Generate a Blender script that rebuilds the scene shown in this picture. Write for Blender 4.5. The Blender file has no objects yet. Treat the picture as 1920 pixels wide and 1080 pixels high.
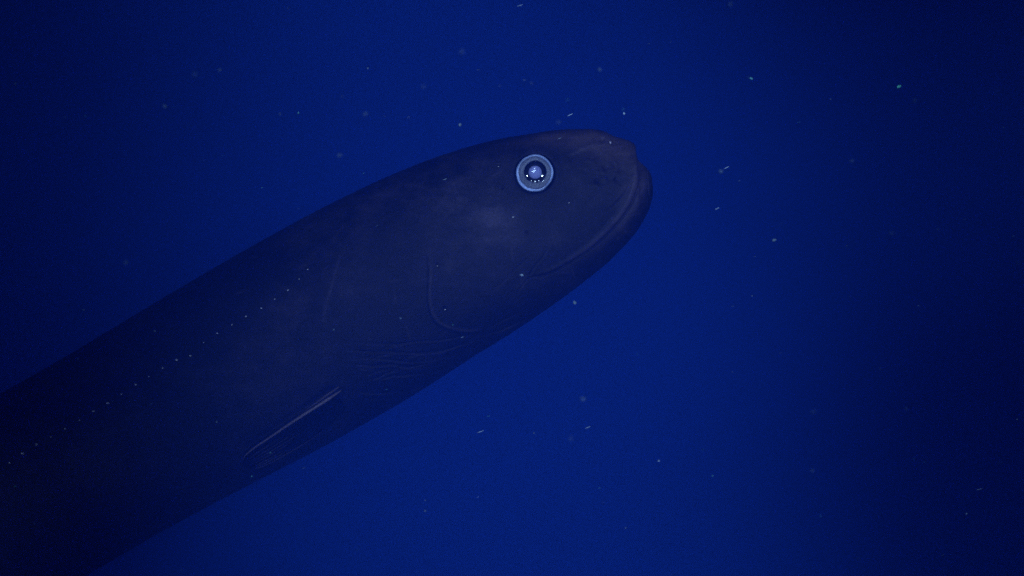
import bpy, bmesh, math, random
import numpy as np

# ------------------------------------------------------------------ camera, world, lamps
scene = bpy.context.scene
C = scene.collection
R = math.radians
FOCUS = 1.44
cam_data = bpy.data.cameras.new('camera')
cam = bpy.data.objects.new('camera', cam_data); C.objects.link(cam)
cam.location = (0, 0, 0); cam.rotation_euler = (R(90), 0, 0)
cam_data.lens = 50; cam_data.sensor_width = 36
cam_data.clip_start = 0.02; cam_data.clip_end = 200
cam_data.dof.use_dof = True; cam_data.dof.focus_distance = FOCUS; cam_data.dof.aperture_fstop = 4.0
scene.camera = cam

world = bpy.data.worlds.new('World'); scene.world = world
world.use_nodes = True
bg = world.node_tree.nodes['Background']
bg.inputs['Color'].default_value = (0.0, 0.002, 1.0, 1)      # light left at this depth: almost pure blue
bg.inputs['Strength'].default_value = 0.006

def lamp(name, loc, aim, energy, cone=46, radius=0.03, color=(0.42, 0.66, 1.0)):
    d = bpy.data.lights.new(name, 'SPOT'); o = bpy.data.objects.new(name, d); C.objects.link(o)
    d.energy = energy; d.color = color; d.shadow_soft_size = radius
    d.spot_size = R(cone); d.spot_blend = 1.0
    o.location = loc
    from mathutils import Vector
    o.rotation_euler = (Vector(aim) - Vector(loc)).to_track_quat('-Z', 'Y').to_euler()
    return o
# added lamps shaping the water glow, then the submersible's lamps mirrored in the eye
lamp('vehicle_or_glow_lamp', (-0.10, -0.1, 0.80), (0.0, 4.0, -0.25), 102, 28, .20)  # from here: unseen lamps added and fitted for the glow
lamp('vehicle_or_glow_lamp', (-0.10, -0.1, 0.80), (0.0, 4.0, -0.25), 96, 34, .20)
lamp('vehicle_or_glow_lamp', (0.0, -0.1, 1.20), (0.0, 4.0, -0.25), 146, 34, .20)
lamp('vehicle_or_glow_lamp', (0.10, -0.1, -1.20), (0.0, 4.0, 0.00), 140, 42, .20)
lamp('vehicle_or_glow_lamp', (-1.20, -0.2, -0.50), (-0.5, 3.0, 0.00), 112, 30, .20)  # added side lamps, lighting the water behind the fish
lamp('vehicle_or_glow_lamp', (1.20, -0.2, -0.50), (-0.5, 3.0, 0.00), 90, 30, .20)
lamp('vehicle_or_glow_lamp', (-0.74, 0.02, 0.24), (0.1, 1.7, 0.05), 44, 30, .03)  # from here: submersible lamps placed by the glints in the eye
lamp('vehicle_or_glow_lamp', (0.76, 0.02, 0.25), (0.1, 1.7, 0.05), 64, 20, .03)
lamp('vehicle_or_glow_lamp', (0.76, 0.02, 0.25), (0.1, 1.7, 0.05), 35, 28, .03)
lamp('vehicle_or_glow_lamp', (-0.33, 0.02, -0.27), (0.06, 1.6, 0.06), 8, 28, .02)
lamp('vehicle_or_glow_lamp', (0.04, 0.02, -0.33), (-0.05, 1.6, 0.02), 52, 36, .022)
lamp('vehicle_or_glow_lamp', (0.42, 0.02, -0.27), (0.04, 1.6, 0.05), 8, 28, .02)

scene.view_settings.view_transform = 'Standard'; scene.view_settings.look = 'None'
scene.view_settings.exposure = 0; scene.view_settings.gamma = 1
scene.cycles.volume_bounces = 1
scene.cycles.use_denoising = False        # the sampling grain stands for the camera's own
scene.cycles.max_bounces = 6
scene.cycles.sample_clamp_indirect = 2.0

# ------------------------------------------------------------------ helpers
MM = 0.0005625                       # one photo pixel at 1.5 m, in metres
def at(px, py, d):
    """numpy-friendly: the point at distance d (along the view axis) seen at photo pixel (px, py)"""
    k = MM * d / 1.5
    return np.stack([(px - 960) * k, d + 0 * px, -(py - 540) * k], -1)

def tag(o, label=None, cat=None, group=None, kind=None):
    if label: o['label'] = label
    if cat: o['category'] = cat
    if group: o['group'] = group
    if kind: o['kind'] = kind
    return o

def mesh_np(name, V, F, mat, parent=None, smooth=True):
    me = bpy.data.meshes.new(name)
    V = np.asarray(V, dtype=np.float32); F = np.asarray(F, dtype=np.int32)
    n, m = len(V), len(F); k = F.shape[1]
    me.vertices.add(n); me.vertices.foreach_set('co', V.ravel())
    me.loops.add(m * k); me.loops.foreach_set('vertex_index', F.ravel())
    me.polygons.add(m)
    me.polygons.foreach_set('loop_start', np.arange(0, m * k, k, dtype=np.int32))
    me.polygons.foreach_set('loop_total', np.full(m, k, dtype=np.int32))
    if smooth: me.polygons.foreach_set('use_smooth', np.ones(m, dtype=bool))
    me.update(calc_edges=True); me.validate()
    if mat: me.materials.append(mat)
    o = bpy.data.objects.new(name, me); C.objects.link(o)
    if parent: o.parent = parent; o.matrix_parent_inverse = parent.matrix_world.inverted()
    return o

def grid_faces(nu, nv, wrap_v=False):
    vv = nv if wrap_v else nv - 1
    i = np.arange(nu - 1)[:, None]; j = np.arange(vv)[None, :]
    j2 = (j + 1) % nv
    a = i * nv + j; b = i * nv + j2; c = (i + 1) * nv + j2; d = (i + 1) * nv + j
    return np.stack([a, b, c, d], -1).reshape(-1, 4)

def new_mat(name):
    m = bpy.data.materials.new(name); m.use_nodes = True
    nt = m.node_tree
    return m, nt, nt.nodes['Principled BSDF'], nt.nodes['Material Output']

def simple(name, col, rough=0.5, spec=0.4, noise=0.0, scale=200.0, bump=0.0):
    m, nt, p, out = new_mat(name)
    p.inputs['Base Color'].default_value = (*col, 1); p.inputs['Roughness'].default_value = rough
    p.inputs['Specular IOR Level'].default_value = spec
    tc = nt.nodes.new('ShaderNodeTexCoord')
    nz = nt.nodes.new('ShaderNodeTexNoise'); nz.inputs['Scale'].default_value = scale; nz.inputs['Detail'].default_value = 4
    nt.links.new(tc.outputs['Object'], nz.inputs['Vector'])
    if noise:
        mx = nt.nodes.new('ShaderNodeMix'); mx.data_type = 'RGBA'
        mx.inputs['A'].default_value = (*[c * (1 - noise) for c in col], 1)
        mx.inputs['B'].default_value = (*[min(1, c * (1 + noise)) for c in col], 1)
        nt.links.new(nz.outputs['Fac'], mx.inputs['Factor']); nt.links.new(mx.outputs['Result'], p.inputs['Base Color'])
    if bump:
        b = nt.nodes.new('ShaderNodeBump'); b.inputs['Strength'].default_value = 1; b.inputs['Distance'].default_value = bump
        nt.links.new(nz.outputs['Fac'], b.inputs['Height']); nt.links.new(b.outputs['Normal'], p.inputs['Normal'])
    return m

# ------------------------------------------------------------------ the water (haze)
HAZE = 0.32
m, nt, p, out = new_mat('sea_water')
nt.nodes.remove(p)
pv = nt.nodes.new('ShaderNodeVolumePrincipled')
pv.inputs['Color'].default_value = (0.030, 0.148, 1.0, 1)
pv.inputs['Absorption Color'].default_value = (0, 0, 0, 1)
pv.inputs['Density'].default_value = HAZE
pv.inputs['Anisotropy'].default_value = 0.0
nt.links.new(pv.outputs['Volume'], out.inputs['Volume'])
x0, x1, y0, y1, z0, z1 = -5, 5, -1.5, 14, -5, 5
V = [(x, y, z) for x in (x0, x1) for y in (y0, y1) for z in (z0, z1)]
F = [(0, 1, 3, 2), (4, 6, 7, 5), (0, 4, 5, 1), (2, 3, 7, 6), (0, 2, 6, 4), (1, 5, 7, 3)]
m.cycles.volume_sampling = 'EQUIANGULAR'
tag(mesh_np('haze', V, F, m, smooth=False), kind='stuff')

# ------------------------------------------------------------------ the fish
def pl(P, n=40):
    """polyline through P, resampled smoothly (Catmull-Rom)"""
    P = np.array(P, float)
    if len(P) < 3: return P
    Q = np.vstack([2 * P[0] - P[1], P, 2 * P[-1] - P[-2]])
    out = []
    for i in range(1, len(Q) - 2):
        t = np.linspace(0, 1, max(3, n // (len(P) - 1)), endpoint=False)[:, None]
        a, b, c, d = Q[i - 1], Q[i], Q[i + 1], Q[i + 2]
        out.append(0.5 * ((2 * b) + (-a + c) * t + (2 * a - 5 * b + 4 * c - d) * t ** 2 + (-a + 3 * b - 3 * c + d) * t ** 3))
    out.append(P[-1][None])
    return np.vstack(out)

# matched points of the back (D) and the throat and belly (V), from the tip of the lower jaw backwards
PAIRS = [
 ((1224, 348), (1224, 348)), ((1222, 332), (1224, 364)), ((1216, 319), (1221, 380)), ((1205, 308), (1216, 395)),
 ((1197, 300), (1211, 405)), ((1193, 288), (1206, 414)), ((1191, 272), (1201, 423)), ((1184, 266), (1195, 432)),
 ((1168, 260), (1189, 440)), ((1150, 255), (1181, 450)), ((1136, 247), (1172, 460)), ((1118, 243), (1160, 472)),
 ((1080, 242), (1140, 492)), ((1040, 244), (1116, 512)), ((1000, 250), (1092, 531)), ((950, 258), (1056, 558)),
 ((900, 269), (1015, 587)), ((850, 284), (975, 614)), ((800, 301), (936, 639)), ((750, 321), (897, 663)),
 ((700, 343), (858, 688)), ((650, 367), (820, 713)), ((600, 392), (782, 737)), ((500, 446), (697, 787)),
 ((400, 503), (602, 840)), ((300, 562), (505, 890)), ((200, 622), (405, 942)), ((100, 682), (305, 996)),
 ((0, 738), (195, 1060)), ((-100, 792), (85, 1125)), ((-300, 905), (-140, 1235)), ((-600, 1085), (-470, 1380)),
 ((-950, 1300), (-850, 1520)), ((-1300, 1500), (-1240, 1650)), ((-1650, 1680), (-1620, 1760)), ((-1850, 1770), (-1835, 1815)),
]
PR = np.array(PAIRS, float)                                   # (k, 2, 2)
tip_t = np.array([0, .35, .7, 1.0])
s = np.zeros(len(PR))
mid = PR.mean(1)
for i in range(1, len(PR)):
    s[i] = s[i - 1] + max(np.linalg.norm(PR[i, 0] - PR[i - 1, 0]), np.linalg.norm(PR[i, 1] - PR[i - 1, 1])) * .5 + np.linalg.norm(mid[i] - mid[i - 1]) * .5
def cubic(sq, S, Y):
    """monotone-ish Catmull-Rom on non-uniform knots"""
    m = np.gradient(Y, S, axis=0)
    i = np.clip(np.searchsorted(S, sq, 'right') - 1, 0, len(S) - 2)
    h = (S[i + 1] - S[i]); t = ((sq - S[i]) / h)[:, None]; h = h[:, None]
    return ((2 * t**3 - 3 * t**2 + 1) * Y[i] + (t**3 - 2 * t**2 + t) * h * m[i] + (-2 * t**3 + 3 * t**2) * Y[i + 1] + (t**3 - t**2) * h * m[i + 1])
s_vis = s[22]; s_frame = s[29]
sq = np.concatenate([np.linspace(0, 60, 70, endpoint=False) ** 1.0, np.arange(60, s_vis, 1.5), np.arange(s_vis, s_frame, 3.0), np.arange(s_frame, s[-1], 12.0), [s[-1]]])
Dp = cubic(sq, s, PR[:, 0]); Vp = cubic(sq, s, PR[:, 1])
halfw = np.linalg.norm(Dp - Vp, axis=1) / 2
# half thickness across the body, in pixels of the picture plane
Tk = np.array([0, 20, 60, 150, 300, 500, 800, 1200, 1700, 2300, 3200, 4200], float)
Tv = np.array([0, 26, 46, 66, 88, 104, 116, 122, 118, 96, 50, 6], float)
Tt = np.interp(sq, Tk, Tv)
ker = np.hanning(25); ker /= ker.sum()
Ts = np.convolve(np.pad(Tt, 12, mode='edge'), ker, 'valid')
Ts = np.where(sq < 25, np.minimum(26 * np.sqrt(np.clip(sq / 22, 0, 1)), np.maximum(Ts, 26)), Ts)
Ts = np.minimum(Ts, halfw * 1.05 + 3)
# distance of the fish's mid plane from the camera: the body bends gently away behind
d_mid = 1.50 + np.interp(sq, [0, 700, 1300, 2200, 4200], [0.0, 0.0, 0.03, 0.16, 0.62])
NEAR, FAR = 430, 90
th = np.concatenate([np.linspace(0, math.pi, NEAR, endpoint=False), np.linspace(math.pi, 2 * math.pi, FAR, endpoint=False)])
cth, sth = np.cos(th), np.sin(th)
cx = (Dp + Vp) / 2; hv = (Dp - Vp) / 2
PX = cx[:, 0:1] + hv[:, 0:1] * cth[None]; PY = cx[:, 1:2] + hv[:, 1:2] * cth[None]
prof = np.sign(sth) * np.abs(sth) ** 0.92

EYE = (1002.8, 324.5)
def dist_poly(P, X, Y, reach):
    """unsigned and signed distance of grid points to polyline P, and the position 0..1 along it"""
    D = np.full(X.shape, 1e6); S = np.zeros(X.shape); T = np.zeros(X.shape)
    m = (X > P[:, 0].min() - reach) & (X < P[:, 0].max() + reach) & (Y > P[:, 1].min() - reach) & (Y < P[:, 1].max() + reach)
    x, y = X[m], Y[m]; d = np.full(x.shape, 1e6); sg = np.zeros(x.shape); tt = np.zeros(x.shape)
    L = np.concatenate([[0], np.cumsum(np.linalg.norm(np.diff(P, axis=0), axis=1))])
    for i in range(len(P) - 1):
        a, b = P[i], P[i + 1]; e = b - a; l2 = (e ** 2).sum()
        t = np.clip(((x - a[0]) * e[0] + (y - a[1]) * e[1]) / l2, 0, 1)
        dx, dy = x - a[0] - t * e[0], y - a[1] - t * e[1]
        dd = np.hypot(dx, dy); k = dd < d
        d[k] = dd[k]; sg[k] = np.sign(e[0] * dy - e[1] * dx)[k]; tt[k] = ((L[i] + t * (L[i + 1] - L[i])) / L[-1])[k]
    D[m] = d; S[m] = sg; T[m] = tt
    return D, S, T
def ends(T, a=.12, b=.12):
    f = np.ones(T.shape)
    if a > 0: f = f * np.clip(T / a, 0, 1)
    if b > 0: f = f * np.clip((1 - T) / b, 0, 1)
    return f * f * (3 - 2 * f)

X = PX[:, :NEAR]; Y = PY[:, :NEAR]
f = np.zeros(X.shape)                 # outward relief in pixels of the picture plane (0.56 mm each)
def groove(P, depth, w, a=.12, b=.12, lip=0.0, lipw=3.0):
    global f
    P = pl(P); D, S, T = dist_poly(P, X, Y, 40)
    e = ends(T, a, b)
    f = f - depth * e * np.exp(-(D / w) ** 2)
    if lip: f = f + lip * e * np.exp(-((D * S - w * 1.3) / lipw) ** 2) * (D < 40)
def step(P, h, w, fall, a=.15, b=.15):
    """a flap edge: raised on the side with positive sign, falling off over 'fall' pixels"""
    global f
    P = pl(P); D, S, T = dist_poly(P, X, Y, fall * 3)
    e = ends(T, a, b); sd = D * S
    f = f + np.where(D < fall * 3, h * e * 0.5 * (1 + np.tanh(sd / w)) * np.exp(-np.maximum(sd, 0) ** 2 / fall ** 2), 0)
# mouth: from the snout down and back to its corner
MOUTH = [(1203, 312), (1201, 328), (1198, 345), (1191, 367), (1180, 389), (1163, 413), (1140, 438), (1110, 465), (1078, 487), (1050, 503), (1030, 513), (1010, 518), (993, 517)]
groove(MOUTH, 3.6, 1.9, 0, .08)
mp = pl(MOUTH); D, S, T = dist_poly(mp, X, Y, 60)
sd = D * S                                                    # which side is the lower jaw
inside = np.sign((lambda d: d)(1.0))
LOW = +1
lipA = np.interp(T, [0, .15, .5, .85, 1], [3.2, 3.4, 2.4, 1.2, 0])
lipC = np.interp(T, [0, .3, 1], [10, 8, 5])
lip_lit = np.where(D < 60, np.interp(T, [0, .06, .2, .55, .8, 1], [.5, 1, .9, .75, .25, 0]) * np.exp(-((sd * LOW - lipC * .75) / (lipC * .5)) ** 2), 0)  # lit rims of the lips painted into the skin tone
lip_lit += np.where(D < 60, np.interp(T, [0, .1, .3, .6, 1], [0, .55, .5, .1, 0]) * np.exp(-((sd * -LOW - 9) / 6.0) ** 2), 0)
f += np.where(D < 60, lipA * np.exp(-((sd * LOW - lipC) / (lipC * .62)) ** 2), 0)
upA = np.interp(T, [0, .1, .4, .7, 1], [0, 1.3, 1.1, .3, 0])
f += np.where(D < 60, upA * np.exp(-((sd * -LOW - 9) / 6.0) ** 2), 0)
f -= np.where(D < 60, upA * .5 * np.exp(-((sd * -LOW - 20) / 5.0) ** 2), 0)
# creases at the corner of the mouth
groove([(993, 517), (1003, 500), (1018, 482), (1028, 465), (1034, 448)], 1.2, 1.9, .02, .6, lip=.5)
groove([(993, 519), (983, 531), (973, 544), (966, 557)], 1.0, 2.0, .02, .4, lip=.9)
groove([(1178, 322), (1158, 340), (1135, 356), (1105, 378), (1080, 400)], .7, 3.5, .4, .4, lip=.5)
groove([(1186, 335), (1172, 362), (1150, 386), (1130, 400)], .8, 3.0, .3, .4, lip=.5)
# brow ridge from the nostril to above the eye
step([(1060, 297), (1080, 288), (1105, 276), (1130, 270), (1150, 272)], -1.6, 4.0, 22)
# bones of the gill cover
step([(793, 452), (799, 480), (802, 515), (800, 550), (803, 580), (814, 604), (838, 618), (875, 625), (915, 620), (960, 600), (1010, 570)], -2.0, 2.2, 34, .12, .35)
groove([(793, 452), (799, 480), (802, 515), (800, 550), (803, 580), (814, 604), (838, 618), (875, 625)], .5, 2.0, .15, .3)
lines_pale = np.zeros(X.shape)
def lit_or_scarred(P, amt, w, a=.2, b=.2, shift=0):  # paints the lit edge of a ridge as paler skin
    global lines_pale
    P = pl(P); D, S, T = dist_poly(P, X, Y, 40)
    lines_pale = lines_pale + np.where(D < 40, amt * ends(T, a, b) * np.exp(-((D * S - shift) / w) ** 2), 0)
lit_or_scarred([(806, 478), (808, 515), (806, 550), (809, 578), (820, 600), (842, 613), (875, 620), (915, 616)], .55, 2.6)
lit_or_scarred([(640, 470), (630, 508), (620, 545), (610, 580), (604, 612)], .45, 3.2)
lit_or_scarred([(1060, 295), (1080, 286), (1105, 275), (1130, 268)], .45, 3.5)
lit_or_scarred([(990, 521), (981, 533), (971, 546)], .35, 2.0)
lit_or_scarred([(1155, 338), (1130, 357), (1100, 380)], .2, 2.5)
step([(655, 440), (640, 478), (632, 510), (623, 545), (613, 580), (607, 615), (612, 640)], 2.2, 1.8, 45, .2, .3)
# folds of the branchial membrane, running back to the fin
fold = [
 [(655, 640), (690, 643), (740, 642), (785, 643), (815, 641), (850, 633), (895, 620), (950, 598), (1010, 566)],
 [(632, 655), (680, 657), (730, 660), (780, 662), (830, 656), (880, 643), (930, 624), (985, 594)],
 [(654, 672), (690, 673), (722, 676), (745, 679), (790, 677), (840, 667), (890, 650), (940, 628)],
 [(662, 681), (695, 684), (730, 683), (770, 686), (820, 680)],
 [(664, 703), (690, 701), (715, 696), (745, 693), (790, 689), (850, 676), (900, 658)],
 [(684, 713), (705, 707), (730, 699), (765, 694)],
 [(700, 718), (735, 708), (780, 700), (830, 692)],
 [(660, 726), (676, 734), (705, 738), (735, 737), (765, 731), (800, 722), (850, 702)],
 [(650, 752), (657, 740), (662, 727)], [(641, 758), (648, 742), (652, 730)],
 [(870, 630), (915, 628), (965, 606), (1020, 574), (1060, 548)],
]
rf = np.random.RandomState(12)
fold += [[(672, 690), (688, 689), (703, 692)], [(760, 668), (790, 664), (812, 655)], [(720, 652), (742, 648), (760, 650)], [(735, 712), (752, 704), (775, 701)],
         [(668, 650), (681, 662), (688, 676)], [(705, 664), (725, 667), (742, 664)], [(800, 705), (830, 694), (862, 678)], [(690, 744), (715, 748), (742, 745)], [(880, 655), (912, 640), (940, 622)]]
for q, P in enumerate(fold):
    Pj = [(x_ + rf.uniform(-1.5, 1.5), y_ + rf.uniform(-3, 3)) for x_, y_ in P]
    Pf = pl(Pj); Pf = Pf + rf.uniform(-.8, .8, Pf.shape); D, S, T = dist_poly(Pf, X, Y, 30)
    am = rf.uniform(.8, 1.7) * np.interp(T, np.linspace(0, 1, 7), rf.uniform(.15, 1.3, 7)) * ends(T, .2, .35)
    f = f - am * np.exp(-(D / rf.uniform(1.4, 2.2)) ** 2) + np.where(D < 30, am * .6 * np.exp(-((D * S - 3.4) / 1.8) ** 2), 0)
    lines_pale = lines_pale + np.where(D < 30, .12 * am * np.exp(-((D * S - 3.2) / 1.8) ** 2), 0)  # lit side of each fold painted paler
groove([(632, 720), (600, 744), (552, 776), (500, 811), (462, 838), (446, 856)], 3.2, 5.0, .1, .2)  # groove added above the fin's leading edge to stand for its shadow
# soft muscle relief and old scars
rs = np.random.RandomState(5)
for _ in range(60):
    a, b = rs.uniform(300, 1150), rs.uniform(260, 800); w = rs.uniform(18, 60); an = rs.uniform(0, 3.14)
    u = (X - a) * math.cos(an) + (Y - b) * math.sin(an); v = -(X - a) * math.sin(an) + (Y - b) * math.cos(an)
    f += rs.uniform(-.9, .9) * np.exp(-(u / w) ** 2 - (v / (w * rs.uniform(.35, .9))) ** 2)
for _ in range(130):
    a, b = rs.uniform(560, 1200), rs.uniform(260, 760); L_, w, an = rs.uniform(10, 45), rs.uniform(1.6, 3.2), rs.normal(-.45, .45)
    u = (X - a) * math.cos(an) + (Y - b) * math.sin(an); v = -(X - a) * math.sin(an) + (Y - b) * math.cos(an) + .004 * u * u * rs.uniform(-1, 1)
    f += rs.uniform(-.55, .3) * np.exp(-(u / L_) ** 2 - (v / w) ** 2)
# the rough skin of the snout
for _ in range(90):
    a, b = rs.uniform(1090, 1205), rs.uniform(246, 350); w = rs.uniform(2.5, 6)
    f += rs.uniform(-1.6, 1.5) * np.exp(-((X - a) ** 2 + (Y - b) ** 2) / w ** 2)
# hollow pits of the head canals: nostril first
PITS = [(1128.5, 263, 4.2, 5), (1157, 270, 2.6, 2.5), (935, 310, 3.6, 2.2), (942, 353, 2.0, 3.5), (987, 435, 3.0, 3.0), (1035, 412, 2.6, 1.5), (941, 446, 1.8, 2.5),
        (834, 577, 3.0, 5), (819, 495, 2.2, 3.5), (858, 486, 1.8, 2), (1067, 374, 2.2, 1.2), (936, 556, 1.6, 2), (1153, 321, 2.2, 1.2), (1122, 269, 2, 1), (1146, 278, 2, 1.2), (1166, 290, 2.4, 1), (1010, 560, 1.8, 1)]
for a, b, w, dpt in PITS:
    if a != 1128.5: w *= .75; dpt *= .8
    r = np.hypot(X - a, Y - b)
    f -= dpt * np.exp(-(r / w) ** 2); f += dpt * .22 * np.exp(-((r - w * 1.9) / (w * .7)) ** 2)
fade = np.clip(sth[:NEAR] / .30, 0, 1)[None]; fade = fade * fade * (3 - 2 * fade)
notch = np.clip(1 - np.hypot(X - 1210, Y - 345) / 70, 0, 1)   # keep lip relief right round the snout
fade = np.maximum(fade, np.clip(sth[:NEAR] / .12, 0, 1)[None] * notch)
MT = MM
depth = d_mid[:, None] - Ts[:, None] * prof[None] * MT
dn = depth[:, :NEAR] - f * fade * MT
# the eye socket
re = np.hypot(X - EYE[0], Y - EYE[1])
iy = np.unravel_index(np.argmin(re), re.shape)
eye_d = float(dn[iy]) - 0.002
k = np.clip((38.8 - re) / 5.0, 0, 1); k = k * k * (3 - 2 * k)
dn = dn * (1 - k) + (eye_d + 0.012) * k
k2 = np.exp(-((re - 44) / 6.0) ** 2); dn -= k2 * 0.8 * MT
depth[:, :NEAR] = dn
depth[:, NEAR:] = depth[:, NEAR:]
k = MM * depth / 1.5
VV = np.stack([(PX - 960) * k, depth, -(PY - 540) * k], -1)
nu, nv = PX.shape
F = grid_faces(nu, nv, True)

# pale clouding of the skin, a colouring the fish carries (attribute 'pale')
pale = np.zeros(PX.shape)
for a, b, w, h, an, amt in [(915, 425, 66, 34, -.5, .42), (880, 450, 100, 42, -.1, .42), (960, 420, 26, 50, .3, .25), (935, 395, 40, 22, .5, .3), (860, 345, 75, 24, .9, .6), (905, 330, 40, 18, -.2, .3), (800, 300, 70, 20, -.4, .4), (960, 300, 70, 16, -.3, .3), (700, 380, 80, 22, -.5, .3), (520, 640, 80, 30, -.5, .35), 
                            (640, 430, 90, 60, -.5, .35), (560, 560, 110, 60, -.5, .35), (760, 520, 100, 60, 0, .3), (1030, 300, 60, 30, 0, .2)]:
    u = (PX - a) * math.cos(an) + (PY - b) * math.sin(an); v = -(PX - a) * math.sin(an) + (PY - b) * math.cos(an)
    pale += amt * np.exp(-(u / w) ** 2 - (v / h) ** 2)
blo = np.random.RandomState(21)
for _ in range(110):          # uneven blotches all over the flank
    a = blo.uniform(-200, 1180); b = 900 - .62 * a + blo.uniform(-190, 190) if a < 600 else blo.uniform(260, 700)
    w, h, an = blo.uniform(12, 48), blo.uniform(6, 20), blo.normal(-.5, .5)
    u = (PX - a) * math.cos(an) + (PY - b) * math.sin(an); v = -(PX - a) * math.sin(an) + (PY - b) * math.cos(an)
    pale += blo.uniform(-.12, .34) * np.exp(-(u / w) ** 2 - (v / h) ** 2)
pale = np.clip(pale, 0, None)
pale *= (np.sin(th) > -0.2)[None]
warm = np.zeros(PX.shape)
for a, b, w, h, an, amt in [(1150, 280, 60, 34, .3, 1.0), (1190, 345, 22, 60, .3, .5), (1085, 258, 70, 16, 0, .8), (1010, 262, 60, 10, -.2, .4)]:
    u = (PX - a) * math.cos(an) + (PY - b) * math.sin(an); v = -(PX - a) * math.sin(an) + (PY - b) * math.cos(an)
    warm += amt * np.exp(-(u / w) ** 2 - (v / h) ** 2)
warm *= (np.sin(th) > -0.2)[None]
scr = np.random.RandomState(8)
for _ in range(70):          # small scars and scuffs
    a, b = scr.uniform(330, 1190), scr.uniform(260, 800); L_, w_s, an = scr.uniform(3, 16), scr.uniform(1.0, 2.6), scr.normal(-.5, .9)
    u = (X - a) * math.cos(an) + (Y - b) * math.sin(an); v = -(X - a) * math.sin(an) + (Y - b) * math.cos(an)
    lines_pale += scr.uniform(.15, .5) * np.exp(-(u / L_) ** 2 - (v / w_s) ** 2)
fine = np.zeros(PX.shape); fine[:, :NEAR] = lip_lit * 1.15 + lines_pale  # painted lit edges together with the scars

m_skin, nt, p, out = new_mat('black_skin')
L = nt.links; N = nt.nodes
tc = N.new('ShaderNodeTexCoord')
def noise(scale, detail, rough=.5, stretch=None):
    n = N.new('ShaderNodeTexNoise'); n.inputs['Scale'].default_value = scale; n.inputs['Detail'].default_value = detail; n.inputs['Roughness'].default_value = rough
    if stretch:
        mp_ = N.new('ShaderNodeMapping'); mp_.inputs['Rotation'].default_value = (0, R(30), 0); mp_.inputs['Scale'].default_value = stretch
        L.new(tc.outputs['Object'], mp_.inputs['Vector']); L.new(mp_.outputs['Vector'], n.inputs['Vector'])
    else: L.new(tc.outputs['Object'], n.inputs['Vector'])
    return n
def math_n(op, a, b=None, c=None):
    n = N.new('ShaderNodeMath'); n.operation = op
    for i_, v_ in enumerate((a, b, c)):
        if v_ is None: continue
        if isinstance(v_, (int, float)): n.inputs[i_].default_value = v_
        else: L.new(v_, n.inputs[i_])
    return n.outputs[0]
at_n = N.new('ShaderNodeAttribute'); at_n.attribute_name = 'pale'
at_s = N.new('ShaderNodeAttribute'); at_s.attribute_name = 'lit_or_scarred'
n1 = noise(16, 7, .66); n2 = noise(45, 6, .7, (1, 1, 2.0)); n3 = noise(330, 4, .7); n4 = noise(7, 4, .6)
def contrast(n, lo, hi):
    m_ = N.new('ShaderNodeMapRange'); m_.inputs['From Min'].default_value = lo; m_.inputs['From Max'].default_value = hi; L.new(n, m_.inputs['Value']); return m_.outputs[0]
mott = math_n('ADD', math_n('MULTIPLY', contrast(n1.outputs['Fac'], .35, .68), .34), math_n('MULTIPLY', contrast(n2.outputs['Fac'], .38, .68), .26))
mott = math_n('ADD', mott, math_n('MULTIPLY', contrast(n3.outputs['Fac'], .35, .7), .16))
mott = math_n('MULTIPLY', mott, math_n('MULTIPLY_ADD', contrast(n4.outputs['Fac'], .3, .7), .9, .35))
cloud = math_n('MULTIPLY', at_n.outputs['Fac'], math_n('ADD', math_n('MULTIPLY', contrast(n1.outputs['Fac'], .36, .62), .75), math_n('MULTIPLY', contrast(n2.outputs['Fac'], .40, .66), .40)))
fac = math_n('ADD', math_n('MULTIPLY', math_n('POWER', math_n('MULTIPLY', mott, 1.7), 2.2), .40), math_n('MULTIPLY', cloud, .46))
fac = math_n('ADD', fac, math_n('MULTIPLY', at_s.outputs['Fac'], math_n('MULTIPLY_ADD', contrast(n2.outputs['Fac'], .3, .7), .55, .5)))
rmp = N.new('ShaderNodeValToRGB'); L.new(fac, rmp.inputs['Fac'])
rmp.color_ramp.elements[0].position = 0.0; rmp.color_ramp.elements[0].color = (0.0009, 0.0008, 0.0060, 1)
rmp.color_ramp.elements[1].position = 1.0; rmp.color_ramp.elements[1].color = (0.0330, 0.0265, 0.0460, 1)
at_wn = N.new('ShaderNodeAttribute'); at_wn.attribute_name = 'warm'
wfac = math_n('MULTIPLY', at_wn.outputs['Fac'], math_n('MULTIPLY_ADD', contrast(n2.outputs['Fac'], .3, .68), .7, .3))
mxw = N.new('ShaderNodeMix'); mxw.data_type = 'RGBA'; L.new(wfac, mxw.inputs['Factor']); L.new(rmp.outputs['Color'], mxw.inputs['A']); mxw.inputs['B'].default_value = (0.040, 0.027, 0.034, 1)
L.new(mxw.outputs['Result'], p.inputs['Base Color'])
p.inputs['Roughness'].default_value = .58; p.inputs['Specular IOR Level'].default_value = .12
b1 = N.new('ShaderNodeBump'); b1.inputs['Distance'].default_value = .0006; b1.inputs['Strength'].default_value = .6
nb = noise(260, 6, .7, (1, 1, 1.8)); L.new(nb.outputs['Fac'], b1.inputs['Height']); L.new(b1.outputs['Normal'], p.inputs['Normal'])

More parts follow.
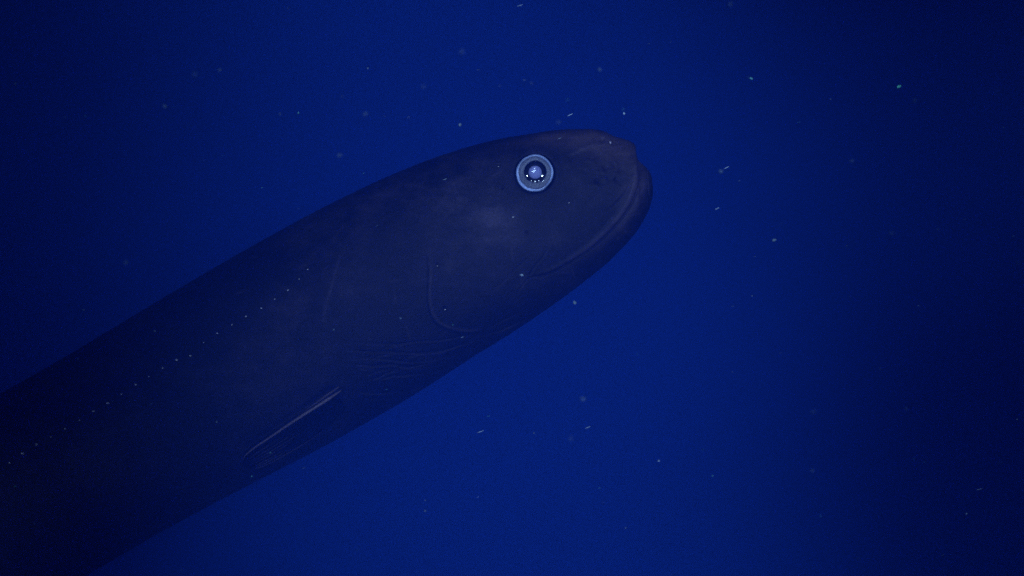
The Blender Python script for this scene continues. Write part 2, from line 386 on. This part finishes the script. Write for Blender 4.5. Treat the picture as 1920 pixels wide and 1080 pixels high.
fish = bpy.data.objects.new('fish', None); C.objects.link(fish)
fish.empty_display_size = .05
fish.location = tuple(at(np.float64(640), np.float64(600), 1.5))
tag(fish, 'long black deep-sea fish with blunt snout and glassy blue-ringed eye', 'fish')
bpy.context.view_layer.update()
body = mesh_np('body', VV.reshape(-1, 3), F[:, ::-1], m_skin, fish)
at_w = body.data.attributes.new('warm', 'FLOAT', 'POINT'); at_w.data.foreach_set('value', warm.astype(np.float32).ravel())
at_f = body.data.attributes.new('lit_or_scarred', 'FLOAT', 'POINT'); at_f.data.foreach_set('value', fine.astype(np.float32).ravel())
at_p = body.data.attributes.new('pale', 'FLOAT', 'POINT')
if len(body.data.vertices) == pale.size: at_p.data.foreach_set('value', pale.astype(np.float32).ravel())
bm = bmesh.new(); bm.from_mesh(body.data); bmesh.ops.remove_doubles(bm, verts=bm.verts, dist=1e-6)
bmesh.ops.holes_fill(bm, edges=[e for e in bm.edges if e.is_boundary])
bmesh.ops.recalc_face_normals(bm, faces=bm.faces); bm.to_mesh(body.data); bm.free()

# depth of the near skin under a pixel
SX, SY, SD = X.ravel(), Y.ravel(), dn.ravel()
def skin(px, py):
    r = (SX - px) ** 2 + (SY - py) ** 2
    j = np.argpartition(r, 4)[:4]; w = 1 / (r[j] + .3)
    return float((SD[j] * w).sum() / w.sum())

# --- eye: pale outer ring, grey-blue iris, dark gap, pale lens, clear cornea
from mathutils import Vector, Matrix
def revolve(name, profile, mat, parent, cpx, dep, tilt=0.0, seg=96, wob=None, off=None, inner=None):
    """profile: (radius px, forward px) pairs, revolved about the line of sight"""
    P = np.array(profile, float); a = np.linspace(0, 2 * math.pi, seg, endpoint=False)
    r = P[:, 0][:, None] * np.ones(seg)[None]
    if wob is not None: r = r * wob(a)[None]
    if inner is not None: r = r - inner(a)[None] * np.clip((33.6 - P[:, 0]) / 1.2, 0, 1)[:, None] * np.clip((P[:, 0] - 29) / 1.5, 0, 1)[:, None]
    x = r * np.cos(a); z = r * np.sin(a); y = -P[:, 1][:, None] * np.ones(seg)[None]
    if off is not None:
        x = x + off[0] * off[2](P[:, 0])[:, None]; z = z + off[1] * off[2](P[:, 0])[:, None]
    c, s_ = math.cos(tilt), math.sin(tilt)
    y2 = y * c - z * s_ * -1 * 1; z2 = -y * s_ + z * c     # tilt > 0 turns the front upwards
    y2 = y * c + z * s_
    k_ = MM * dep / 1.5
    o_ = at(np.float64(cpx[0]), np.float64(cpx[1]), dep)
    V_ = np.stack([x * k_ + o_[0], y2 * k_ + o_[1], z2 * k_ + o_[2]], -1).reshape(-1, 3)
    return mesh_np(name, V_, grid_faces(len(P), seg, True), mat, parent)
m_rim = simple('eye_rim', (0.19, 0.235, 0.40), .35, .5, .95, 55, .0004)
m_iris = simple('iris_tissue', (0.042, 0.046, 0.080), .45, .5, .35, 500, .0003)
m_gap = simple('pupil_gap', (0.004, 0.004, 0.006), .5, .2)
m_lens = simple('eye_lens', (0.17, 0.17, 0.36), .5, .15, .1, 150)
m_cor = bpy.data.materials.new('cornea_film'); m_cor.use_nodes = True; nt = m_cor.node_tree
nt.nodes.remove(nt.nodes['Principled BSDF']); out = nt.nodes['Material Output']
tr = nt.nodes.new('ShaderNodeBsdfTransparent'); gl = nt.nodes.new('ShaderNodeBsdfGlossy'); gl.inputs['Roughness'].default_value = .09
fr = nt.nodes.new('ShaderNodeFresnel'); fr.inputs['IOR'].default_value = 1.5
mx = nt.nodes.new('ShaderNodeMixShader'); nt.links.new(fr.outputs[0], mx.inputs[0]); nt.links.new(tr.outputs[0], mx.inputs[1]); nt.links.new(gl.outputs[0], mx.inputs[2])
nt.links.new(mx.outputs[0], out.inputs['Surface'])
def wob(a):
    g = 1 + .006 * np.sin(5 * a + .7) + .005 * np.sin(9 * a) - .045 * np.exp(-((np.mod(a - R(-42) + math.pi, 2 * math.pi) - math.pi) / .30) ** 2)
    g = g + .022 * np.exp(-((np.mod(a - R(-125) + math.pi, 2 * math.pi) - math.pi) / .5) ** 2) - .012 * np.sin(3 * a + 1) * .6
    return g
one = lambda r_: np.clip((34 - r_) / 14, 0, 1)
eye = revolve('eye', [(35.6, -14), (35.2, -4), (34.6, -.6), (33.9, .8), (33.1, .9), (32.4, .2), (31.8, -.2), (31.0, -.4), (30.2, -.6)], m_rim, fish, (1002.8, 324.3), eye_d, 0, wob=wob,
              inner=lambda a: -1.0 + 3.4 * np.exp(-((np.mod(a - R(-138) + math.pi, 2 * math.pi) - math.pi) / .5) ** 2) + 1.2 * np.exp(-((np.mod(a - R(20) + math.pi, 2 * math.pi) - math.pi) / .6) ** 2) + .4 * np.sin(7 * a) + .3 * np.sin(11 * a + 2))
iris = revolve('iris', [(31.6, -.9), (30.4, -.2), (28, .6), (25, 1.4), (22.6, 1.9), (21.2, 1.8), (20.4, .8), (20.2, -1.5)], m_iris, eye, (1002.8, 324.3), eye_d, 0, off=(.8, 2.4, one), wob=lambda a: 1 + .006 * np.sin(5 * a))
gap = revolve('pupil', [(21.5, -1.0), (19, -5), (14, -9), (8, -11), (.01, -11.5)], m_gap, eye, (1003.8, 321.6), eye_d, 0)
ph = np.linspace(.02, math.pi * .6, 26)
lens = revolve('lens', [(12.6 * math.sin(t), -4.0 + 6.5 * math.cos(t)) for t in ph[::-1]], m_lens, eye, (1003.4, 322.8), eye_d, 0)
RC = 60.0
cap = math.asin(25.0 / RC)
tl = R(7.6)
sag = RC * math.cos(cap)
ccx, ccy = 1003.2, 322.6 + RC * math.sin(tl)
cor = revolve('cornea', [(RC * math.sin(t), RC * math.cos(t) - sag) for t in np.linspace(cap, .002, 30)], m_cor, eye,
              (1003.2, 322.6 + sag * math.sin(tl) * 0), eye_d - .0004, tl)
for o_ in (eye,): o_['label'] = 'large round glassy eye with pale blue rim'

# --- pectoral fin laid back along the belly
m_fin = simple('fin_skin', (0.0008, 0.0005, 0.0005), .55, .05, .6, 120, .0008)
m_edge = simple('fin_edge', (0.098, 0.072, 0.080), .45, .3, .3, 200, .0003)
lead = pl([(640, 732), (600, 758), (550, 790), (500, 824), (476, 840), (461, 853), (456, 862)], 60)
trail = pl([(660, 752), (635, 782), (600, 812), (560, 838), (525, 858), (496, 873), (472, 880)], 60)
nL = 90; tt_ = np.linspace(0, 1, nL)
def resamp(P, t):
    Lc = np.concatenate([[0], np.cumsum(np.linalg.norm(np.diff(P, axis=0), axis=1))]); Lc /= Lc[-1]
    return np.stack([np.interp(t, Lc, P[:, 0]), np.interp(t, Lc, P[:, 1])], -1)
A_, B_ = resamp(lead, tt_), resamp(trail, tt_)
nW = 61; w_ = np.linspace(0, 1, nW)
G = A_[:, None] * (1 - w_)[None, :, None] + B_[:, None] * w_[None, :, None]
tipx = (np.exp(-((1 - tt_) / .03) ** 2)[:, None] * np.sin(w_ * math.pi)[None] * -7)     # rounded tip
G = G + np.stack([tipx, -.35 * tipx], -1)
base = np.array([[skin(G[i, 0, 0], G[i, 0, 1]), skin(G[i, -1, 0], G[i, -1, 1])] for i in range(nL)])
sk = np.zeros((nL, nW))
for i in range(0, nL):
    row = [skin(*G[i, j]) for j in range(0, nW, 6)]
    sk[i] = np.interp(np.arange(nW), np.arange(0, nW, 6), row)
rays = .0007 * np.sin(w_ * 2 * math.pi * 9)[None] * np.clip(tt_ * 3, 0, 1)[:, None] * (1 + .5 * np.sin(tt_ * 7)[:, None])
lift = .0035 + .009 * np.sin(np.clip(tt_, 0, 1) * math.pi * .6)[:, None] * (1 - .75 * w_)[None]
dpt = sk - lift * np.clip(tt_ / .12, 0, 1)[:, None] - rays + .006 * np.clip(1 - tt_ / .10, 0, 1)[:, None] * np.clip(w_ * 2, 0, 1)[None]
def fin_mesh(name, G, dpt, thick, mat, parent):
    k_ = MM * dpt / 1.5
    front = np.stack([(G[..., 0] - 960) * k_, dpt, -(G[..., 1] - 540) * k_], -1)
    back = front + np.array([0, thick, 0])
    n0, n1 = dpt.shape
    V_ = np.concatenate([front.reshape(-1, 3), back.reshape(-1, 3)])
    Fa = grid_faces(n0, n1); Fb = Fa[:, ::-1] + n0 * n1
    rim = [i * n1 for i in range(n0)] + [(n0 - 1) * n1 + j for j in range(1, n1)] + [i * n1 + n1 - 1 for i in range(n0 - 2, -1, -1)] + [j for j in range(n1 - 2, 0, -1)]
    Fr = [(rim[q], rim[(q + 1) % len(rim)], rim[(q + 1) % len(rim)] + n0 * n1, rim[q] + n0 * n1) for q in range(len(rim))]
    o = mesh_np(name, V_, np.vstack([Fa, Fb, np.array(Fr)]), mat, parent)
    b_ = bmesh.new(); b_.from_mesh(o.data); bmesh.ops.recalc_face_normals(b_, faces=b_.faces); b_.to_mesh(o.data); b_.free()
    return o
fin = fin_mesh('pectoral_fin', G, dpt, .0012, m_fin, fish)
# the stiff leading ray, a paler tapering rod along the fin's edge, and the skin fold above its root
def tube(name, P, rad, mat, parent, dep, seg=14):
    P = np.asarray(P, float); k_ = MM * dep / 1.5
    c_ = np.stack([(P[:, 0] - 960) * k_, dep, -(P[:, 1] - 540) * k_], -1)
    t_ = np.gradient(c_, axis=0); t_ /= np.linalg.norm(t_, axis=1)[:, None]
    up = np.cross(t_, [0, 1, 0]); up /= np.linalg.norm(up, axis=1)[:, None]; bn = np.cross(t_, up)
    a = np.linspace(0, 2 * math.pi, seg, endpoint=False)
    V_ = c_[:, None] + (up[:, None] * np.cos(a)[None, :, None] + bn[:, None] * np.sin(a)[None, :, None]) * np.asarray(rad)[:, None, None]
    n_ = len(P); V_ = np.concatenate([V_.reshape(-1, 3), c_[:1], c_[-1:]])
    o = mesh_np(name, V_[:-2], grid_faces(n_, seg, True), mat, parent)
    b_ = bmesh.new(); b_.from_mesh(o.data); bmesh.ops.holes_fill(b_, edges=[e for e in b_.edges if e.is_boundary]); bmesh.ops.recalc_face_normals(b_, faces=b_.faces); b_.to_mesh(o.data); b_.free()
    return o
m_fold0 = simple('ray_skin', (0.030, 0.022, 0.026), .5, .2, .6, 300)
dl = dpt[:, 0]
iE = np.arange(int(.35 * nL), nL - 2)
tube('fin_ray', G[iE, nW - 1], MM * np.interp(np.linspace(0, 1, len(iE)), [0, .6, 1], [.2, 1.2, .8]), m_fold0, fin, dpt[iE, nW - 1] - .0006)
for q_, (w0, t0) in enumerate([(.28, .62), (.42, .5), (.55, .45), (.68, .55), (.8, .66), (.9, .6)]):
    jj = int(w0 * (nW - 1)); ii = np.arange(int(t0 * nL), nL - 3 - q_ % 3)
    tube('fin_ray', G[ii, jj], MM * np.interp(np.linspace(0, 1, len(ii)), [0, .7, 1], [.25, 1.15, .5]), m_fold0, fin, dpt[ii, jj] + .0002)
tube('fin_ray', A_, MM * np.interp(tt_, [0, .05, .15, .5, .9, 1], [.5, 2.0, 3.2, 2.6, 1.7, .7]), m_edge, fin, dl + .0002)
fd = pl([(636, 725), (610, 743), (585, 761), (558, 781)], 30)
m_fold = simple('fold_skin', (0.050, 0.038, 0.042), .5, .2, .3, 200, .0003)
tube('fin_fold', fd, MM * np.interp(np.linspace(0, 1, len(fd)), [0, .3, 1], [1.2, 2.6, .6]), m_fold, fin, np.array([skin(*q) for q in fd]) - .002)

# --- pores of the lateral line, small white papillae
PORES = [(577, 505), (561, 523), (540, 544), (515, 561), (490, 578), (461, 593), (435, 609), (407, 625), (382, 642), (357, 667), (331, 675), (305, 690),
         (279, 706), (254, 721), (228, 739), (202, 756), (175, 771), (149, 788), (122, 804), (95, 819), (69, 833), (42, 850), (18, 868), (-9, 883), (-36, 899)]
m_pore = simple('pale_papilla', (0.38, 0.37, 0.39), .35, .5, .3, 900)
def blob(name, rad, mat, seed, sub=2, el=(1, 1, 1), jag=.2):
    b_ = bmesh.new(); bmesh.ops.create_icosphere(b_, subdivisions=sub, radius=1)
    r_ = random.Random(seed); W = [(Vector((r_.gauss(0, 1), r_.gauss(0, 1), r_.gauss(0, 1))) * 2.2, r_.uniform(0, 6)) for _ in range(5)]
    for v in b_.verts:
        q = 1 + jag * sum(math.sin(v.co.dot(w) + f_) for w, f_ in W) / 2.2
        v.co = Vector((v.co.x * el[0], v.co.y * el[1], v.co.z * el[2])) * q * rad
    me = bpy.data.meshes.new(name); b_.to_mesh(me); b_.free(); me.materials.append(mat)
    for q in me.polygons: q.use_smooth = True
    return me
pore_me = blob('lateral_line_pore', 1, m_pore, 3, 2, (1.15, .6, .75), .12)
for i, (a, b) in enumerate(PORES):
    o = bpy.data.objects.new('lateral_line_pore', pore_me); C.objects.link(o)
    d_ = skin(max(a, -60), b)
    o.parent = fish; o.matrix_parent_inverse = fish.matrix_world.inverted()
    o.location = at(np.float64(a), np.float64(b), d_ - .0004)
    q = MM * [1.5, 1.1, 1.7, 1.3, 1.8, 1.6, 1.2, 1.5, 1.0, 1.6, 1.9][i % 11]; q *= .85 + .55 * min(1, i / 16); o.scale = (q, q, q); o.rotation_euler = (0, .3 * math.sin(i * 2.1), 0)
# nostril tube and the tiny papillae beside the head pores
m_nost = simple('pale_tube', (0.28, 0.24, 0.30), .4, .4)
def small(name, a, b, el, q, mat, rot=0, lift=.0008):
    o = bpy.data.objects.new(name, blob(name, 1, mat, int(a), 2, el, .15)); C.objects.link(o)
    o.parent = fish; o.matrix_parent_inverse = fish.matrix_world.inverted()
    o.location = at(np.float64(a), np.float64(b), skin(a, b) - lift); o.scale = (q * MM,) * 3; o.rotation_euler = (0, rot, 0)
small('nostril_tube', 1144.3, 267.6, (.8, 1.2, 1.6), 2.0, m_nost, -.25, .0015)
for a, b, q in [(820, 498.5, 1.0), (834.5, 580.5, 1.2), (962, 407, 1.3), (1067, 380.5, .8), (935, 312.5, .9)]:
    small('head_pore', a, b, (1.4, .6, .7), q, m_pore, -.2)

# --- tail fin and low fin fringe behind the picture's edge
te = np.linspace(0, 1, 24); wt = np.linspace(-1, 1, 17)
Gt = np.zeros((24, 17, 2)); Gt[..., 0] = -1835 - 210 * te[:, None] * (1 - .25 * (1 - np.abs(wt))[None] ** 2); Gt[..., 1] = 1790 + 105 * te[:, None] + wt[None] * (20 + 75 * te[:, None])
fin_mesh('tail_fin', Gt, np.full((24, 17), d_mid[-1] - .001), .002, m_fin, fish)

# ------------------------------------------------------------------ marine snow
def snow_mat(name, col):
    m = simple(name, col, .7, .2, .4, 900)
    return m
SNOW = {'white': snow_mat('snow_pale', (.25, .32, .36)), 'far': snow_mat('snow_far', (.10, .15, .165)), 'green': snow_mat('snow_green', (.17, .80, .42)), 'dim': snow_mat('snow_dim', (.095, .135, .16)),
        'teal': snow_mat('snow_teal', (.08, .26, .25))}
meshes = {}
def flake_mesh(kind, mat, v):
    key = (kind, mat, v)
    if key not in meshes:
        el = {'streak': (2.5, .7, .34), 'grain': (1.0, .8, .8), 'clump': (1.1, .9, .95)}[kind]
        meshes[key] = blob('snow_flake', 1, SNOW[mat], 11 + v * 7, 2, el, {'streak': .35, 'grain': .25, 'clump': .45}[kind])
    return meshes[key]
A_MM = 50 / 4.0
def depth_for(D):          # far distance at which the lens spreads a point over D photo pixels
    q = D / (A_MM / (1000 * MM / 1.5))
    return FOCUS / max(1 - q, .25)
def put(px, py, kind, size, mat='white', label=None, group=None, d=None, blur=0, seed=0):
    rr = random.Random(int(px * 7 + py * 13))
    if d is None: d = depth_for(blur) if blur else rr.uniform(1.3, 1.62)
    o = bpy.data.objects.new('snow_flake', flake_mesh(kind, mat, rr.randrange(3))); C.objects.link(o)
    k_ = MM * d / 1.5
    o.location = at(np.float64(px), np.float64(py), d)
    rad = size / 2 * k_ / (1.9 if kind == 'streak' else 1.0)
    o.scale = (rad, rad, rad); o.rotation_euler = (0, -rr.uniform(.1, .45) if kind == 'streak' else rr.uniform(0, 3), 0)
    tag(o, label, 'marine snow', group)
    return o
VB = ['at the very top', 'near the top', 'in the upper part', 'a little above mid-height', 'at mid-height', 'a little below mid-height', 'in the lower part', 'near the bottom', 'at the very bottom']
HB = ['at the left edge', 'near the left edge', 'well left of centre', 'left of centre', 'just left of centre', 'at the centre', 'just right of centre', 'right of centre', 'well right of centre', 'near the right edge', 'at the right edge']
WAIT = []
def name_later(o, look, a, b):
    WAIT.append((o, look, VB[min(8, int(b / 120))] + ', ' + HB[min(10, int(a / 174.6))], a, b))
def name_all():
    by = {}
    for w in WAIT: by.setdefault((w[1], w[2]), []).append(w)
    for (look, where), L_ in by.items():
        spread_x = max(w[3] for w in L_) - min(w[3] for w in L_); spread_y = max(w[4] for w in L_) - min(w[4] for w in L_)
        L_.sort(key=lambda w: w[3] if spread_x >= spread_y else w[4])
        names = {1: [''], 2: ['left-hand ', 'right-hand '], 3: ['leftmost ', 'middle ', 'rightmost '], 4: ['leftmost ', 'mid-left ', 'mid-right ', 'rightmost ']} if spread_x >= spread_y else \
                {1: [''], 2: ['upper ', 'lower '], 3: ['topmost ', 'middle ', 'lowest '], 4: ['topmost ', 'mid-upper ', 'mid-lower ', 'lowest ']}
        for w, n_ in zip(L_, names[len(L_)]): w[0]['label'] = f'{n_}{look} {where}'
# one by one, those that stand out
for a in [
 (1685, 163, 'grain', 7.5, 'green', 'brightest green-tinted grain of marine snow, high in the dark water at right'),
 (862, 234, 'grain', 6.5, 'dim', 'round pale grey grain of marine snow hovering just over the fish\'s back'),
 (1070, 215, 'streak', 8, 'white', 'bright white sliver of marine snow above the fish\'s forehead'),
 (1170, 213, 'grain', 4.5, 'white', 'white grain of marine snow with a fainter speck over it, above the snout'),
 (976, 10, 'streak', 7, 'white', 'white sliver of marine snow at the top edge above the fish\'s head'),
 (1363, 314, 'streak', 8, 'white', 'pale sliver of marine snow right of the snout, upper of two'),
 (1345, 391, 'streak', 7, 'white', 'pale sliver of marine snow right of the lower jaw, lower of two'),
 (1409, 147, 'grain', 6, 'teal', 'teal grain of marine snow in the water above and right of the snout'),
 (902, 809, 'streak', 10, 'white', 'brightest white sliver of marine snow in the water below the belly'),
 (1103, 801, 'streak', 8, 'white', 'white sliver of marine snow below the fish, right of the brightest one'),
 (1077, 568, 'clump', 6, 'dim', 'blue-grey clump of marine snow just under the throat'),
 (1836, 917, 'streak', 8.5, 'white', 'bright sliver of marine snow in the dark water low at the far right'),
 (797, 958, 'grain', 5, 'dim', 'grey grain of marine snow low under the belly, lower of a close pair'),
 (797, 938, 'grain', 3.2, 'dim', 'tiny grain of marine snow low under the belly, upper of a close pair'),
 (1451, 451, 'clump', 6, 'dim', 'soft grey grain of marine snow level with the fish\'s mouth in open water'),
]:
    put(a[0], a[1], a[2], a[3], a[4], a[5], d=1.44)
for a in [
 (979, 515, 'clump', 6, 'white', 'bright bluish clump of marine snow in front of the corner of the mouth'),
 (626, 618, 'clump', 4.5, 'dim', 'blue-grey clump of marine snow in front of the gill opening'),
 (751, 597, 'clump', 4.5, 'dim', 'faint clump of marine snow in front of the middle of the gill cover'),
 (835, 336, 'streak', 7, 'white', 'small white sliver of marine snow in front of the nape behind the eye'),
 (1050, 259, 'streak', 5.5, 'white', 'small white sliver of marine snow in front of the forehead above the eye'),
 (868, 632, 'streak', 6, 'white', 'small sliver of marine snow in front of the lower gill cover'),
 (849, 609, 'grain', 3.5, 'teal', 'teal speck of marine snow in front of the lower gill cover'),
 (725, 730, 'streak', 4.5, 'teal', 'teal sliver of marine snow in front of the throat folds'),
 (29, 912, 'grain', 5.5, 'teal', 'teal grain of marine snow in front of the trunk at the far left'),
 (284, 757, 'streak', 7, 'dim', 'grey sliver of marine snow in front of the trunk below the row of pores'),
 (211, 752, 'streak', 5, 'dim', 'grey sliver of marine snow touching the row of pores on the trunk'),
 (146, 673, 'grain', 4, 'dim', 'grey grain of marine snow in front of the back, right of a smaller one'),
 (98, 692, 'streak', 4, 'dim', 'grey sliver of marine snow in front of the back, left of a larger one'),
 (507, 849, 'grain', 4, 'teal', 'teal speck of marine snow in front of the pectoral fin'),
 (708, 423, 'streak', 5, 'dim', 'faint sliver of marine snow in front of the shoulder'),
]:
    put(a[0], a[1], a[2], a[3] * .8, a[4], a[5], d=1.34)
for a, b, s_, D_, mt in [(235, 855, 3, 0, 'dim'), (319, 916, 3, 0, 'dim'), (66, 981, 4, 0, 'dim'), (290, 621, 4, 0, 'dim'), (406, 791, 4, 0, 'dim'), (472, 893, 4, 0, 'teal')]:
    o_ = put(a, b, 'streak' if a % 2 else 'grain', s_, mt, 'x', 'dim specks in front of the trunk', d=1.33)
    name_later(o_, 'minute speck before the trunk', a, b)
SPECKS = {
 ('upper left', 'dim speck of marine snow above the fish\'s trunk', 'dim specks above the trunk'): [
  (29, 157, 5), (200, 96, 6), (325, 199, 5), (160, 218, 4), (642, 181, 5), (560, 212, 6), (766, 220, 6), (722, 218, 4), (381, 300, 6), (418, 292, 4), (247, 322, 4),
  (294, 389, 5), (681, 325, 6), (491, 352, 4), (157, 581, 6), (46, 421, 4), (559, 391, 4), (525, 214, 6), (540, 15, 4), (297, 71, 4), (122, 220, 5), (690, 128, 6)],
 ('top', 'dim speck of marine snow above the fish\'s head', 'dim specks above the head'): [
  (897, 131, 6), (983, 150, 6), (997, 157, 6), (1065, 187, 7), (1217, 82, 4), (1257, 78, 3), (976, 185, 3), (1168, 205, 5), (937, 161, 4), (1403, 145, 4)],
 ('right', 'dim speck of marine snow right of the fish', 'dim specks right of the fish'): [
  (1587, 461, 5), (1758, 430, 7), (1900, 443, 7), (1916, 439, 6), (1722, 573, 6), (1594, 556, 4), (1464, 420, 4), (1415, 481, 5), (1808, 411, 4), (1755, 36, 5), (1498, 229, 6),
  (1557, 186, 4), (1832, 200, 3), (1881, 239, 3), (1374, 574, 5), (1410, 555, 4), (1386, 339, 6)],
 ('low right', 'dim speck of marine snow below and right of the fish', 'dim specks below the fish'): [
  (1463, 662, 5), (1650, 691, 5), (1688, 718, 6), (1838, 713, 3), (1907, 786, 5), (1319, 844, 6), (1336, 892, 6), (1535, 840, 4), (1714, 861, 5), (1734, 866, 6), (1834, 846, 5),
  (1875, 866, 4), (1812, 963, 6), (1539, 967, 5), (1767, 1041, 6), (1610, 1046, 5), (1373, 697, 4), (1235, 864, 7), (1124, 915, 6), (1173, 990, 6), (782, 1072, 5), (671, 1030, 5),
  (896, 932, 5), (1195, 664, 4), (1001, 812, 5), (916, 780, 7), (340, 1068, 6), (570, 877, 8), (1262, 1077, 4), (1130, 942, 4)]}
for (where, lab, grp), pts in SPECKS.items():
    for a, b, s_ in pts:           # the faint specks, each where the photo shows it
        rr = random.Random(a * 3 + b)
        kd = 'streak' if rr.random() < .6 else 'grain'; mt = rr.choice(['dim', 'dim', 'teal', 'white']); o_ = put(a, b, kd, s_ * .62, mt, lab, grp, d=rr.choice([1.32, 1.45, 1.6, 1.8, 2.0]) if (a, b) != (570, 877) else 1.36)
        name_later(o_, {'dim': 'dim', 'teal': 'teal', 'white': 'pale'}[mt] + (' sliver' if kd == 'streak' else ' speck') + ' of marine snow', a, b)
# flakes far beyond the fish, spread soft by the lens
for a, b, D_, s_ in [(412, 132, 9, 5), (310, 199, 10, 6), (794, 162, 14, 6), (685, 215, 12, 6), (1124, 131, 9, 5), (1047, 229, 13, 6), (1370, 9, 12, 6), (1715, 189, 11, 6), (1872, 170, 12, 6),
                  (636, 292, 12, 6), (237, 493, 12, 6), (1672, 438, 12, 6), (1598, 302, 10, 5), (1352, 322, 9, 6), (1093, 749, 11, 8), (1070, 822, 14, 7), (1523, 882, 9, 6), (1699, 767, 10, 5),
                  (1525, 773, 14, 7), (865, 97, 15, 8), (365, 140, 15, 7), (1909, 493, 15, 9)]:
    o_ = put(a, b, 'clump', s_, 'far', 'x', 'far flakes out of focus', blur=D_)
    name_later(o_, 'blurred faint flake of marine snow', a, b)
name_all()
